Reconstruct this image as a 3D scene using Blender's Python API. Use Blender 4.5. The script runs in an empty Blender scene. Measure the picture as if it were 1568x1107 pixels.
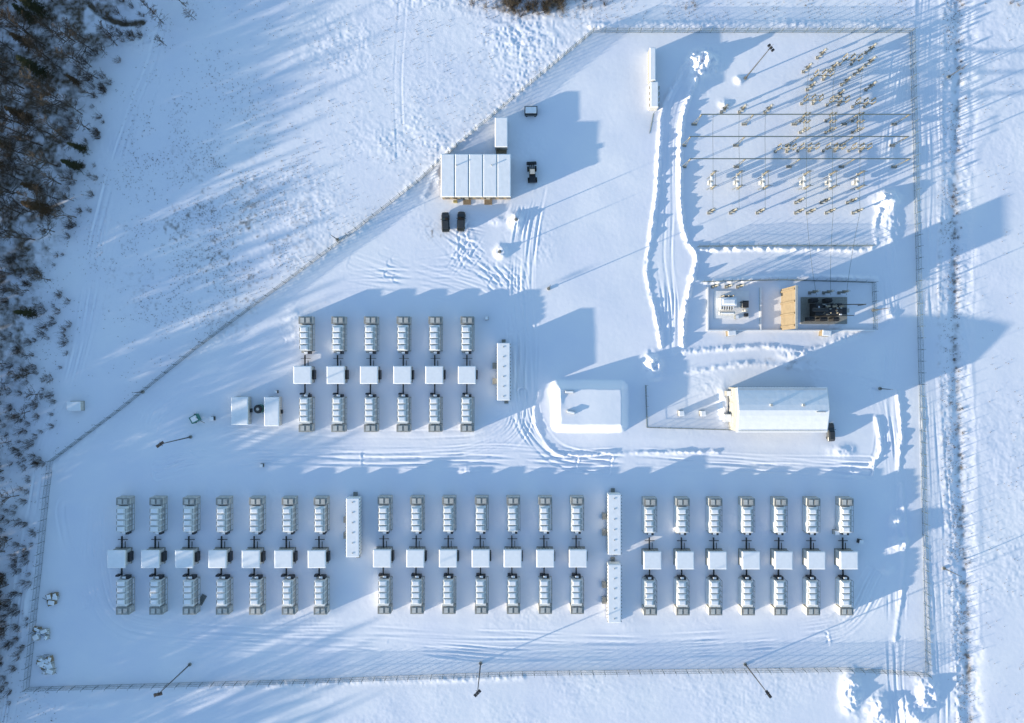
import bpy, math, random
import numpy as np
from mathutils import Vector, Matrix
random.seed(7); rng=np.random.default_rng(7)
S=0.17; H=177.7; CX=784.0; CY=553.5
SUN_AZ=math.radians(23.0); SUN_EL=math.radians(8.0)
scene=bpy.context.scene
def P(px,py,z=0.0):
    k=(1-z/H)*S
    return ((px-CX)*k,(CY-py)*k)
# ---------------------------------------------------------------- materials
def mat(name,col,rough=0.7,metal=0.0,var=0.15,scale=1.5,bump=0.0,col2=None):
    m=bpy.data.materials.new(name); m.use_nodes=True
    nt=m.node_tree; b=nt.nodes['Principled BSDF']
    b.inputs['Roughness'].default_value=rough; b.inputs['Metallic'].default_value=metal
    tc=nt.nodes.new('ShaderNodeTexCoord'); n=nt.nodes.new('ShaderNodeTexNoise')
    n.inputs['Scale'].default_value=scale; n.inputs['Detail'].default_value=6
    nt.links.new(tc.outputs['Object'],n.inputs['Vector'])
    r=nt.nodes.new('ShaderNodeValToRGB')
    c2=col2 if col2 else tuple(c*(1-var*2) for c in col)
    r.color_ramp.elements[0].color=(*c2,1); r.color_ramp.elements[1].color=(*col,1)
    r.color_ramp.elements[0].position=0.3; r.color_ramp.elements[1].position=0.62
    nt.links.new(n.outputs['Fac'],r.inputs['Fac']); nt.links.new(r.outputs['Color'],b.inputs['Base Color'])
    if bump>0:
        bp=nt.nodes.new('ShaderNodeBump'); bp.inputs['Strength'].default_value=1; bp.inputs['Distance'].default_value=bump
        nt.links.new(n.outputs['Fac'],bp.inputs['Height']); nt.links.new(bp.outputs['Normal'],b.inputs['Normal'])
    return m
M={}
M['roofsnow']=mat('roof_snow',(0.90,0.91,0.95),0.8,0,0.03,0.8,0.03)
M['white']=mat('white_painted_metal',(0.82,0.82,0.80),0.45,0,0.06,1.2)
M['offwhite']=mat('offwhite_panel',(0.62,0.61,0.58),0.5,0,0.1,2)
M['grey']=mat('grey_louvre_metal',(0.34,0.33,0.30),0.6,0.1,0.15,3)
M['lgrey']=mat('light_grey_metal',(0.54,0.53,0.50),0.55,0.1,0.12,2)
M['dark']=mat('dark_metal',(0.045,0.045,0.05),0.5,0.2,0.2,3)
M['black']=mat('black_cable',(0.02,0.022,0.025),0.6,0,0.2,3)
M['beige']=mat('beige_concrete',(0.27,0.21,0.135),0.85,0,0.1,0.7)
M['steel']=mat('galvanised_steel',(0.22,0.23,0.22),0.55,0.3,0.1,4)
M['tube']=mat('busbar_aluminium',(0.12,0.15,0.145),0.5,0.2,0.1,4)
M['fencewire']=mat('green_fence_wire',(0.09,0.12,0.12),0.6,0.1,0.1,4)
M['mastpaint']=mat('mast_steel',(0.09,0.09,0.09),0.6,0.2,0.1,4)
M['insul']=mat('porcelain_insulator',(0.27,0.24,0.18),0.4,0,0.15,4)
M['yellow']=mat('yellow_paint',(0.45,0.36,0.14),0.5,0,0.1,3)
M['blue']=mat('blue_paint',(0.05,0.22,0.45),0.5,0,0.1,3)
M['green']=mat('green_paint',(0.04,0.2,0.16),0.5,0,0.1,3)
M['glass']=mat('dark_glass',(0.02,0.025,0.03),0.1,0,0.1,3)
M['carpaint']=mat('car_paint_dark_grey',(0.07,0.075,0.08),0.3,0.3,0.1,3)
M['tyre']=mat('tyre_rubber',(0.02,0.02,0.02),0.9,0,0.1,5)
M['wallmetal']=mat('wall_cladding',(0.42,0.41,0.37),0.6,0.1,0.08,1)
M['wood']=mat('weathered_timber',(0.30,0.22,0.14),0.85,0,0.2,3)
M['bark']=mat('bark',(0.085,0.058,0.038),0.9,0,0.25,2)
M['birch']=mat('birch_bark',(0.13,0.098,0.07),0.9,0,0.25,2)
M['needle']=mat('conifer_needles',(0.050,0.055,0.014),0.85,0,0.25,1.5)
M['rust']=mat('dead_leaves',(0.13,0.075,0.032),0.9,0,0.25,1.5)
M['grass']=mat('dry_grass',(0.20,0.155,0.10),0.9,0,0.25,1)
# ---------------------------------------------------------------- mesh builder
class MB:
    def __init__(s): s.v=[]; s.f=[]; s.m=[]; s.mats=[]
    def mi(s,k):
        if k not in s.mats: s.mats.append(k)
        return s.mats.index(k)
    def add(s,vs,fs,k):
        o=len(s.v); s.v.extend(vs); mi=s.mi(k)
        for f in fs: s.f.append(tuple(i+o for i in f)); s.m.append(mi)
    def box(s,x0,x1,y0,y1,z0,z1,k,rot=0,inset=0.0,top=None):
        i=inset
        vs=[(x0,y0,z0),(x1,y0,z0),(x1,y1,z0),(x0,y1,z0),(x0+i,y0+i,z1),(x1-i,y0+i,z1),(x1-i,y1-i,z1),(x0+i,y1-i,z1)]
        if rot:
            cx,cy=(x0+x1)/2,(y0+y1)/2; c,sn=math.cos(rot),math.sin(rot)
            vs=[(cx+(x-cx)*c-(y-cy)*sn,cy+(x-cx)*sn+(y-cy)*c,z) for x,y,z in vs]
        s.add(vs,[(0,3,2,1),(0,1,5,4),(1,2,6,5),(2,3,7,6),(3,0,4,7)],k)
        s.add(vs[4:],[(0,1,2,3)],top or k)
    def cap(s,x0,x1,y0,y1,z,t,k='roofsnow'):   # rounded snow slab
        b=min(0.18,t)
        s.box(x0,x1,y0,y1,z,z+t*0.6,k); s.box(x0,x1,y0,y1,z+t*0.6+0.001,z+t,k,inset=b)
    def cyl(s,p0,p1,r0,r1=None,n=6,k='steel',caps=True):
        r1=r0 if r1 is None else r1
        p0=Vector(p0);p1=Vector(p1); d=(p1-p0)
        if d.length<1e-6: return
        d.normalize(); a=d.orthogonal().normalized(); b=d.cross(a)
        vs=[]
        for p,r in((p0,r0),(p1,r1)):
            for i in range(n):
                t=2*math.pi*i/n; q=p+(a*math.cos(t)+b*math.sin(t))*r; vs.append(tuple(q))
        fs=[(i,(i+1)%n,n+(i+1)%n,n+i) for i in range(n)]
        if caps: fs+= [tuple(range(n,2*n)),tuple(reversed(range(n)))]
        s.add(vs,fs,k)
    def insulator(s,x,y,z0,z1,r=0.14,k='insul'):
        s.cyl((x,y,z0),(x,y,z1),r*0.55,n=6,k=k)
        n=max(3,int((z1-z0)/0.3))
        for i in range(n):
            z=z0+(i+0.5)*(z1-z0)/n
            s.cyl((x,y,z-0.04),(x,y,z+0.04),r*1.25,r*0.8,n=8,k=k)
    def mesh(s,name):
        me=bpy.data.meshes.new(name); me.from_pydata(s.v,[],s.f)
        for k in s.mats: me.materials.append(M[k])
        me.polygons.foreach_set('material_index',s.m); me.update(); return me
def put(name,me,loc=(0,0,0),rz=0,sc=1,tilt=None):
    o=bpy.data.objects.new(name,me); o.location=loc
    o.rotation_euler=(tilt[0] if tilt else 0,tilt[1] if tilt else 0,rz)
    o.scale=(sc,sc,sc) if not isinstance(sc,tuple) else sc
    scene.collection.objects.link(o); return o
# ---------------------------------------------------------------- terrain
def axis(lim,step,far):
    core=np.arange(-lim,lim+step*0.5,step); out=[];x=lim;d=step
    while x<far:
        d*=1.22; x+=d; out.append(x)
    out=np.array(out); return np.concatenate([-out[::-1],core,out]).astype(np.float32)
XA=axis(142,0.22,2500); YA=axis(101,0.22,2500)
NX,NY=len(XA),len(YA)
PXA=XA/S+CX; PYA=CY-YA/S
X,Y=np.meshgrid(XA,YA); PX=X/S+CX; PY=CY-Y/S
_lat=rng.random((256,256)).astype(np.float32)*2-1
def vn(x,y,sc,sx=0.0):
    u=x/sc+sx; v=y/sc+sx*1.7
    iu=np.floor(u).astype(np.int64); iv=np.floor(v).astype(np.int64)
    fu=(u-iu).astype(np.float32); fv=(v-iv).astype(np.float32)
    fu=fu*fu*(3-2*fu); fv=fv*fv*(3-2*fv)
    a=_lat[iv&255,iu&255]; b=_lat[iv&255,(iu+1)&255]; c=_lat[(iv+1)&255,iu&255]; d=_lat[(iv+1)&255,(iu+1)&255]
    return (a*(1-fu)+b*fu)*(1-fv)+(c*(1-fu)+d*fu)*fv
def inpoly(px,py,poly):
    r=np.zeros(px.shape,bool); n=len(poly)
    for i in range(n):
        x1,y1=poly[i]; x2,y2=poly[(i+1)%n]
        if y1==y2: continue
        c=((y1>py)!=(y2>py))&(px<(x2-x1)*(py-y1)/(y2-y1)+x1); r^=c
    return r
def smooth(pts,step=1.5):
    pts=[np.array(p,float) for p in pts]
    if len(pts)==2: pts=[pts[0],(pts[0]+pts[1])/2,pts[1]]
    q=[2*pts[0]-pts[1]]+pts+[2*pts[-1]-pts[-2]]; out=[]
    for i in range(1,len(q)-2):
        L=np.linalg.norm(q[i+1]-q[i])*S; n=max(2,int(L/step))
        for j in range(n):
            t=j/n
            out.append(0.5*((2*q[i])+(-q[i-1]+q[i+1])*t+(2*q[i-1]-5*q[i]+4*q[i+1]-q[i+2])*t*t+(-q[i-1]+3*q[i]-3*q[i+1]+q[i+2])*t**3))
    out.append(pts[-1]); return np.array(out)
def dist(poly_px,R,sm=True,off=0.0,wob=0.0):
    p=smooth(poly_px) if sm else np.array(poly_px,float)
    w=np.stack([(p[:,0]-CX)*S,(CY-p[:,1])*S],1)
    if off or wob:
        t=np.gradient(w,axis=0); t/=np.linalg.norm(t,axis=1)[:,None]+1e-9
        nn=np.stack([-t[:,1],t[:,0]],1)
        ph=random.random()*6.28; l=np.arange(len(w))*1.5
        w=w+nn*(off+wob*np.sin(l/17+ph)+0.5*wob*np.sin(l/7+ph*2))[:,None]
    D=np.full((NY,NX),1e3,np.float32)
    for a,b in zip(w[:-1],w[1:]):
        i0=np.searchsorted(XA,min(a[0],b[0])-R); i1=np.searchsorted(XA,max(a[0],b[0])+R)
        j0=np.searchsorted(YA,min(a[1],b[1])-R); j1=np.searchsorted(YA,max(a[1],b[1])+R)
        if i1<=i0 or j1<=j0: continue
        xs=X[j0:j1,i0:i1]-a[0]; ys=Y[j0:j1,i0:i1]-a[1]; d=b-a; L=d@d+1e-9
        t=np.clip((xs*d[0]+ys*d[1])/L,0,1)
        dd=np.hypot(xs-t*d[0],ys-t*d[1]); D[j0:j1,i0:i1]=np.minimum(D[j0:j1,i0:i1],dd)
    return D
FENCE=[(908,50),(1393,50),(1405,500),(1417,1030),(1300,1022),(800,1028),(470,1040),(45,1052),(75,760),(82,705),(185,628),(300,535),(520,372),(640,280),(700,225),(800,140)]
inside=inpoly(PX,PY,FENCE)
near=(np.abs(X)<300)&(np.abs(Y)<300)
n1=vn(X,Y,1.1,3.1); n2=vn(X,Y,2.6,9.3); n3=vn(X,Y,7,1.7); n4=vn(X,Y,28,5.5); n0=vn(X,Y,0.55,7.7)
n15=vn(X,Y,1.7,6.6)
cl=np.clip(0.6+0.9*vn(X,Y,14,8.8)+0.3*n3,0.15,1.5)
Z=0.10*n4+0.04*n3
rough_top=np.exp(-((PX-640)/260)**2-((PY-90)/150)**2)
rgh=np.where(inside,0.06,0.30+1.15*rough_top)*np.where(inside,1,cl)
Z+=rgh*(0.045*n1+0.04*n15+0.03*n2+0.055*n0+0.02*n3)
Z+=0.010*vn(X*0.92+Y*0.39,(Y*0.92-X*0.39)*3,4,2.2)
dirt=np.zeros((NY,NX),np.float32)
def tramp(px,py,rx,ry,a):
    global Z
    g=np.exp(-(np.abs((PX-px)/rx)**4+np.abs((PY-py)/ry)**4)); Z+=g*a*(n0+0.6*n1)*np.clip(0.4+n3,0,1.4)
for a in ((590,570,170,110,.035),(340,850,190,110,.035),(735,850,190,110,.035),(1147,850,190,110,.035),(700,370,60,40,.05),(740,270,110,70,.03),(1080,620,60,40,.05),(1290,560,70,70,.04),(800,420,50,90,.03)): tramp(*a)
jagn=0.5*n1+0.35*n0+0.25*n2
def ridge(pts,h,w,dirtv=0,jag=0.5,off=0):
    global Z,dirt
    D=dist(pts,w*3.2,off=off,wob=0.15)
    g=np.exp(-(D/w)**2)
    Z+=h*g*np.clip(0.85+0.5*n3,0.25,1.5)*(1+jag*jagn*1.6)
    if dirtv: dirt[:]=np.maximum(dirt,g*dirtv*(0.5+0.8*n1))
def track(pts,depth=0.07,off=0,wob=0.4,gauge=0.9,w=0.25):
    global Z
    D=dist(pts,2.2,off=off,wob=wob)
    mod=np.clip(0.65+0.9*n3+0.15*n1,0.0,1.5)
    Z+=mod*(-depth*np.exp(-((D-gauge)/w)**2)+0.5*depth*np.exp(-((D-gauge-0.48)/0.22)**2))
def bundle(pts,n,spread,depth=0.06,wob=0.6):
    for i in range(n): track(pts,depth*random.uniform(0.4,1.2),off=random.uniform(-spread,spread),wob=wob)
def flat(pts,w,d):
    global Z
    D=dist(pts,w+3); g=1/(1+np.exp((D-w)/0.35)); Z-=d*g
def pile(px,py,rx,ry,h,rot=0,jag=0.45):
    global Z
    x,y=P(px,py); c,s=math.cos(rot),math.sin(rot)
    u=((X-x)*c+(Y-y)*s)/(rx*S); v=((Y-y)*c-(X-x)*s)/(ry*S)
    Z+=h*np.exp(-((u*u+v*v)*(1+0.35*n2))**1.2)*(1+jag*n2*0.8+jag*0.7*n1+jag*0.4*n0)
lower=[(150,780),(148,880),(175,945),(260,968),(500,975),(800,988),(1050,985),(1220,970),(1300,950),(1345,880)]
bundle(lower,9,2.8,0.08); flat(lower,4.5,0.05)
bundle([(600,985),(760,996),(900,998),(1050,996),(1200,985),(1262,975)],4,1.6,0.09)
mid=[(240,720),(330,700),(500,700),(640,702),(760,700),(860,705),(1000,705),(1180,712),(1330,720)]
bundle(mid,9,3.0,0.08); flat(mid,5,0.04)
ns=[(822,285),(808,350),(800,430),(805,520),(805,610),(822,665),(860,700),(930,712)]
bundle(ns,7,1.9,0.08,0.4)
bundle([(822,285),(800,380),(798,520),(800,620),(780,670),(700,698),(560,702)],5,2.0,0.07)
bundle([(800,600),(812,650),(850,690),(880,700)],4,2.5,0.09)
bundle([(540,400),(620,425),(700,420),(770,450),(798,520)],4,2.8,0.045,1.6)
bundle([(430,480),(480,440),(560,425),(660,430),(750,455),(788,500)],4,2.6,0.06,1.2)
bundle([(660,350),(700,390),(760,430),(796,500)],4,2.5,0.045,1.4)
bundle([(800,290),(790,330),(760,350),(720,345)],4,1.8,0.05,1.0)
for i in range(9):
    a=random.uniform(680,760);b=random.uniform(350,390)
    track([(a,b),(a+random.uniform(0,50),b+random.uniform(10,50)),(random.uniform(750,800),random.uniform(390,450)),(802,random.uniform(440,500))],0.05,wob=1.2)
for i in range(6):
    track([(random.uniform(570,660),random.uniform(385,430)),(680,random.uniform(375,425)),(720,random.uniform(350,440)),(random.uniform(740,800),random.uniform(300,470))],0.045,wob=1.0)
bundle([(230,680),(240,640),(290,600),(350,560),(430,520)],5,2.2,0.07,1.0)
bundle([(300,690),(350,665),(430,668),(560,672),(720,668),(780,640)],4,1.4,0.06)
bundle([(165,760),(90,760),(85,820),(120,930)],3,2,0.05)
bundle([(1385,70),(1372,200),(1362,380),(1372,500),(1366,620),(1380,760),(1376,900),(1378,1030),(1385,1107)],5,1.8,0.06)
bundle([(1425,-60),(1418,100),(1425,300),(1428,560),(1437,800),(1450,1000),(1455,1200)],5,2.3,0.045)
flat([(1425,-60),(1418,100),(1425,300),(1428,560),(1437,800),(1450,1000),(1455,1200)],3.2,0.05)
bundle([(1335,600),(1345,640),(1340,700),(1310,715)],3,1,0.07)
bundle([(1250,560),(1320,575),(1360,590)],3,1.5,0.06)
bundle([(1020,560),(1090,575),(1110,600)],2,1.5,0.05)
bundle([(1055,110),(1030,160),(1022,230),(1022,320),(1022,390),(1030,460),(1028,540)],5,1.8,0.08)
ridge([(1060,85),(1038,120),(1015,165),(1010,230),(1006,300),(996,370),(990,420),(1003,480),(1012,530)],0.5,0.55,0,0.7)
ridge([(1078,95),(1058,140),(1043,185),(1040,260),(1043,330),(1052,372),(1066,392),(1058,430),(1047,480),(1045,530)],0.72,0.6,0,0.7)
ridge([(1066,384),(1150,381),(1250,382),(1334,380),(1340,345),(1350,300)],0.45,0.6,0,0.7)
ridge([(1058,424),(1080,431),(1160,427),(1250,425),(1340,428)],0.45,0.6,0,0.7)
ridge([(1030,540),(1100,534),(1180,530),(1240,534),(1330,505)],0.3,0.7)
ridge([(1020,575),(1080,566),(1140,556),(1200,560),(1300,570)],0.22,0.8)
ridge([(826,600),(820,640),(838,680),(870,697),(960,694),(1100,692)],0.28,0.5)
ridge([(650,300),(668,265),(690,232),(735,195),(760,170)],0.3,0.6)
ridge([(1342,640),(1348,690),(1335,712)],0.4,0.6); ridge([(1375,600),(1380,660),(1376,720)],0.4,0.6)
ridge([(1380,740),(1384,820),(1380,900),(1370,980)],0.25,0.55)
ridge([(1405,-60),(1400,60),(1404,300),(1409,560),(1420,900),(1430,1060)],0.10,0.5)
ridge([(1448,-60),(1440,200),(1440,560),(1452,820),(1468,1100),(1475,1200)],0.12,0.8,0.25)
ridge([(1470,-60),(1468,120),(1462,350),(1466,600),(1478,900),(1485,1107),(1490,1250)],-0.3,1.3,0.5)
edge=np.interp(PYA,[-3000,0,350,600,850,1107,5000],[1490,1491,1488,1486,1492,1505,1505])[:,None]
Z+=0.24/(1+np.exp(-(PX-edge-4*n2-3*n3)/2.6))
strip=np.exp(-((PX-(edge-22))/20)**4); Z+=strip*(0.06*n1+0.05*n0+0.04*n15)
bundle([(250,40),(232,110),(205,180),(180,260),(160,350),(140,470),(110,590),(70,680),(50,800),(25,1000),(0,1150)],5,2.4,0.08)
bundle([(612,0),(608,120),(612,240)],1,0.2,0.07)
ridge([(905,40),(1100,36),(1395,38)],0.25,1.0)
ridge([(900,52),(790,150),(690,232),(600,315),(500,392),(300,543),(170,642),(80,715)],0.22,0.9)
ridge([(80,706),(72,765),(40,1060),(300,1054),(480,1047),(800,1036)],0.14,0.8)
pile(1078,96,20,17,1.9,0,.6); pile(1066,118,11,20,0.8); pile(1000,556,13,12,1.4,0,.6); pile(1004,575,12,8,0.7)
pile(1362,306,18,14,1.3); pile(1362,350,14,30,0.6); pile(1372,798,10,8,0.9); pile(1375,830,13,10,0.9); pile(1360,870,10,8,0.5)
pile(790,337,11,11,0.8); pile(768,386,9,9,0.8); pile(762,338,12,6,0.3); pile(672,272,8,12,0.6)
pile(1303,1058,15,28,1.2); pile(1345,1085,16,22,1.0); pile(1420,1060,16,24,1.1); pile(1385,1075,10,14,0.6);pile(1365,480,8,10,0.5);pile(1400,1095,18,12,0.8)
pile(1132,122,7,6,0.5); pile(1110,160,8,7,0.4); pile(1290,690,18,9,0.4); pile(1108,620,7,22,0.8); pile(1225,545,26,7,0.5)
pile(215,60,30,18,0.5);pile(715,720,16,6,0.3);pile(450,500,10,26,0.25)
# banked plateau (snow-covered berm)
x0,y0=P(903,622); qx=np.abs(X-x0)-(46*S); qy=np.abs(Y-y0)-(27*S)
sd=np.hypot(np.maximum(qx,0),np.maximum(qy,0))+np.minimum(np.maximum(qx,qy),0)
sd+=0.08*n2+0.04*n1
tt=np.clip(1-sd/2.3,0,1); Z+=2.8*(0.85*tt+0.15*tt*tt*(3-2*tt))
pile(852,598,8,18,0.6)
D=dist([(120,-20),(140,10),(165,28),(190,36),(218,34)],3); g=np.exp(-(D/0.8)**2); Z-=0.6*g; dirt=np.maximum(dirt,1.3*g)
fbx=np.interp(PYA,[-3000,0,60,110,200,300,370,420,600,700,850,1000,1107,5000],[235,210,190,145,135,118,100,80,60,35,20,5,-10,-40])[:,None]
fl=np.clip((fbx-PX)/40,0,1)*np.clip((900-PY)/500,0.25,1)
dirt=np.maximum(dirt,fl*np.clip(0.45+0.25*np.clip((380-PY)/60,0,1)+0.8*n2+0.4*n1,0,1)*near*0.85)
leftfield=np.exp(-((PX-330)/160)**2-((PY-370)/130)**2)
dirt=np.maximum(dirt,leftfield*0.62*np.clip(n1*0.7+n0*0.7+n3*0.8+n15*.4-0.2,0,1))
dirt=np.maximum(dirt,np.exp(-((PX-815)/75)**2-((PY-5)/18)**2)*np.clip(0.6+n1+n2,0,1))
dirt=np.maximum(dirt,np.exp(-((PX-1200)/40)**2-((PY-556)/9)**2)*np.clip(0.3+0.5*n1+0.5*n2,0,1))
dirt=np.maximum(dirt,np.exp(-((PX-665)/18)**2-((PY-355)/14)**2)*np.clip(0.1+0.7*n0+0.5*n1,0,1)*0.8)
dirt=np.maximum(dirt,np.exp(-((PX-1272)/45)**2-((PY-480)/26)**2)*np.clip(0.1+0.5*n1+0.5*n2,0,1)*0.6)
dirt=np.clip(dirt,0,1)
Z=np.where(near,Z,0.12*n4).astype(np.float32)
co=np.stack([X,Y,Z],-1).reshape(-1,3).astype(np.float32)
idx=np.arange(NX*NY).reshape(NY,NX)
fc=np.stack([idx[:-1,:-1],idx[:-1,1:],idx[1:,1:],idx[1:,:-1]],-1).reshape(-1,4).astype(np.int32)
me=bpy.data.meshes.new('snow_ground'); me.vertices.add(len(co)); me.vertices.foreach_set('co',co.ravel())
me.loops.add(fc.size); me.loops.foreach_set('vertex_index',fc.ravel())
me.polygons.add(len(fc)); me.polygons.foreach_set('loop_start',np.arange(0,fc.size,4,dtype=np.int32))
me.polygons.foreach_set('use_smooth',np.ones(len(fc),bool))
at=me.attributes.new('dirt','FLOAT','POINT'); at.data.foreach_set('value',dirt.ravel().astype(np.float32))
me.update(calc_edges=True)
gm=bpy.data.materials.new('snow_ground'); gm.use_nodes=True; nt=gm.node_tree; b=nt.nodes['Principled BSDF']
b.inputs['Roughness'].default_value=0.85; b.inputs['Specular IOR Level'].default_value=0.2
geo=nt.nodes.new('ShaderNodeNewGeometry')
def noise(sc,det=5):
    n=nt.nodes.new('ShaderNodeTexNoise'); n.inputs['Scale'].default_value=sc; n.inputs['Detail'].default_value=det
    nt.links.new(geo.outputs['Position'],n.inputs['Vector']); return n
na=noise(0.06); nb=noise(2.2); nc=noise(0.9,8)
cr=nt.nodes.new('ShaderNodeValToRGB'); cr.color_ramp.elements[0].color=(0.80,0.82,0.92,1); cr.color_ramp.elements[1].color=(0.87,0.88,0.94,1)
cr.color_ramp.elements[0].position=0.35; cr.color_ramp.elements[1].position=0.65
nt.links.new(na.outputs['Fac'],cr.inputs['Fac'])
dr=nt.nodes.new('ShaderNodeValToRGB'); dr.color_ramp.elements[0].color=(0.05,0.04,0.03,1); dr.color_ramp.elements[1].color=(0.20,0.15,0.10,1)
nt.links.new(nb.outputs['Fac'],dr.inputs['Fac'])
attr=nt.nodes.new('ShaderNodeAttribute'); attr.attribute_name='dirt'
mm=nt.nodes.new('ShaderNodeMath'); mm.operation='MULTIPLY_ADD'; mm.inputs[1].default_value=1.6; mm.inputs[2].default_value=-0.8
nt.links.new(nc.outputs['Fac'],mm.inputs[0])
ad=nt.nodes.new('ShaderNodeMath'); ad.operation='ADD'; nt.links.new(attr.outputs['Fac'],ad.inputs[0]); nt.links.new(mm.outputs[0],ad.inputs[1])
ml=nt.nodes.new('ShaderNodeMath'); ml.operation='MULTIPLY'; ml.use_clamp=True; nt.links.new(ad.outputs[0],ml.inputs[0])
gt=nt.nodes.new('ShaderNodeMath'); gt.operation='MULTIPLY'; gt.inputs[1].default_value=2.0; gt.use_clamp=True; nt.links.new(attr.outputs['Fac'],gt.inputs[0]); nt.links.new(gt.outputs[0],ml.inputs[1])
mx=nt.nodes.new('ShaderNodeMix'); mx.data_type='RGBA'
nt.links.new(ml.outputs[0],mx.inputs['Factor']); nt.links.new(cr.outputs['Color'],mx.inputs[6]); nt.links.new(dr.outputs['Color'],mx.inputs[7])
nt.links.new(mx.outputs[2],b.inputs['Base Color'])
bp=nt.nodes.new('ShaderNodeBump'); bp.inputs['Distance'].default_value=0.035; bp.inputs['Strength'].default_value=0.6
nt.links.new(nc.outputs['Fac'],bp.inputs['Height']); nt.links.new(bp.outputs['Normal'],b.inputs['Normal'])
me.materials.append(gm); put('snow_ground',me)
def gz(x,y):
    i=min(max(np.searchsorted(XA,x),0),NX-1); j=min(max(np.searchsorted(YA,y),0),NY-1); return float(Z[j,i])
# ---------------------------------------------------------------- battery containers
def battery(seed):
    r=random.Random(seed); b=MB()
    b.box(-1.75,1.75,-4.3,4.7,0.05,0.3,'lgrey')
    b.box(-1.45,1.15,-4.2,2.45,0.3,2.75,'white')
    ys=[-4.0,-2.45,-0.9,0.65]
    for y in ys:
        b.box(-1.3,0.75,y,y+1.3,2.752,2.92,'white',inset=0.06)
        b.cap(-1.22+r.uniform(0,.1),0.66+r.uniform(-0.4,0),y+0.1,y+1.2,2.922,0.14)
        b.box(-1.44,-1.32,y+0.2,y+1.1,2.753,2.86,'grey')
        b.box(0.82,1.1,y+0.1,y+1.2,2.754,2.82,'lgrey')
        b.box(1.152,1.3,y+0.15,y+1.15,0.7,2.5,'lgrey')
    for y in (-2.65,-1.1,0.48): b.box(-1.3,1.0,y-0.02,y+0.1,2.753,2.775,'grey')
    b.box(-1.7,1.72,2.7,4.65,0.3,2.6,'lgrey')
    for i in range(7):
        y=2.8+i*0.26; b.box(-1.62,1.64,y,y+0.08,2.602,2.68,'grey')
    b.box(-1.2,-0.2,3.0,4.3,2.702,2.76,'offwhite'); b.box(0.25,1.25,3.0,4.3,2.702,2.76,'lgrey')
    b.box(-0.9,0.9,2.452,2.7,0.8,2.0,'dark')
    for y in np.arange(-4.1,4.6,1.4): b.cyl((1.72,y,0.3),(1.72,y,2.6),0.045,n=4,k='steel')
    for z in (1.6,2.6): b.cyl((1.72,-4.1,z),(1.72,4.4,z),0.04,n=4,k='steel')
    b.box(1.35,1.68,-4.1,2.6,0.302,0.36,'roofsnow'); b.box(-1.74,-1.5,-4.1,2.6,0.302,0.36,'roofsnow')
    b.box(-0.5,1.0,-5.0,-4.25,0.2,1.9,'dark'); b.box(-1.4,-0.6,-4.7,-4.25,0.2,1.3,'lgrey')
    b.cap(-0.45,0.4,-4.95,-4.4,1.9,0.12)
    return b.mesh('battery_storage_container')
BM=[battery(i) for i in range(6)]
def kiosk(seed,L):
    r=random.Random(seed); b=MB(); h=3.4
    b.box(-2.1,2.1,-2.1,2.1,0,0.35,'grey'); b.box(-1.95,1.95,-1.95,1.95,0.35,h,'offwhite')
    for i in range(5):
        x=-1.7+i*0.75; b.box(x,x+0.6,-2.0,-1.952,0.6,2.7,'grey'); b.box(x,x+0.6,1.952,2.0,0.6,2.7,'grey')
    b.box(-2.3,2.3,-2.3,2.3,h,h+0.16,'white'); b.cap(-2.26,2.26,-2.26,2.26,h+0.161,0.2)
    b.box(2.0,2.6,-1.2,1.2,0.3,2.0,'dark')
    b.box(-0.55+0.2,-0.25+0.2,2.0,2.3+L,0.55,0.95,'black'); b.box(0.5,0.64,2.0,2.0+L*0.6,0.5,0.7,'black')
    b.box(-0.35,-0.05,-2.3-L,-2.0,0.55,0.95,'black'); b.box(-1.3,-0.5,-2.35-L,-1.9-L,0.3,1.7,'dark'); b.box(-1.3,1.2,2.2+L*.7,2.32+L*.7,0.4,0.7,'black')
    return b.mesh('transformer_kiosk')
KM=[kiosk(i,2.8) for i in range(2)]
groups=[([467,517,567,617,666,715],[463,514,565,616,665,715],512,574,634),
 ([187,238,289,340,391,441,490],[178,230,282,333,384,434,485],790,856,914),
 ([588,638,687,737,786,835,884],[585,636,686,736,785,835,885],789,855,913),
 ([996,1046,1096,1146,1196,1246,1297],[999,1049,1099,1150,1200,1250,1300],791,858,915)]
k=0
for us,ks,yu,ykk,yl in groups:
    for i,(u,q) in enumerate(zip(us,ks)):
        x,y=P(u,yu,2.8); put('battery_storage_container',BM[k%6],(x,y,0),random.uniform(-.008,.008))
        x2,y2=P(u,yl,2.8); put('battery_storage_container',BM[(k*5+1)%6],(x2,y2,0),0,(1,-1,1))
        x3,y3=P(q,ykk,3.6); put('transformer_kiosk',KM[k%2],(x3,y3,0),random.uniform(-.01,.01)); k+=1
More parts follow.
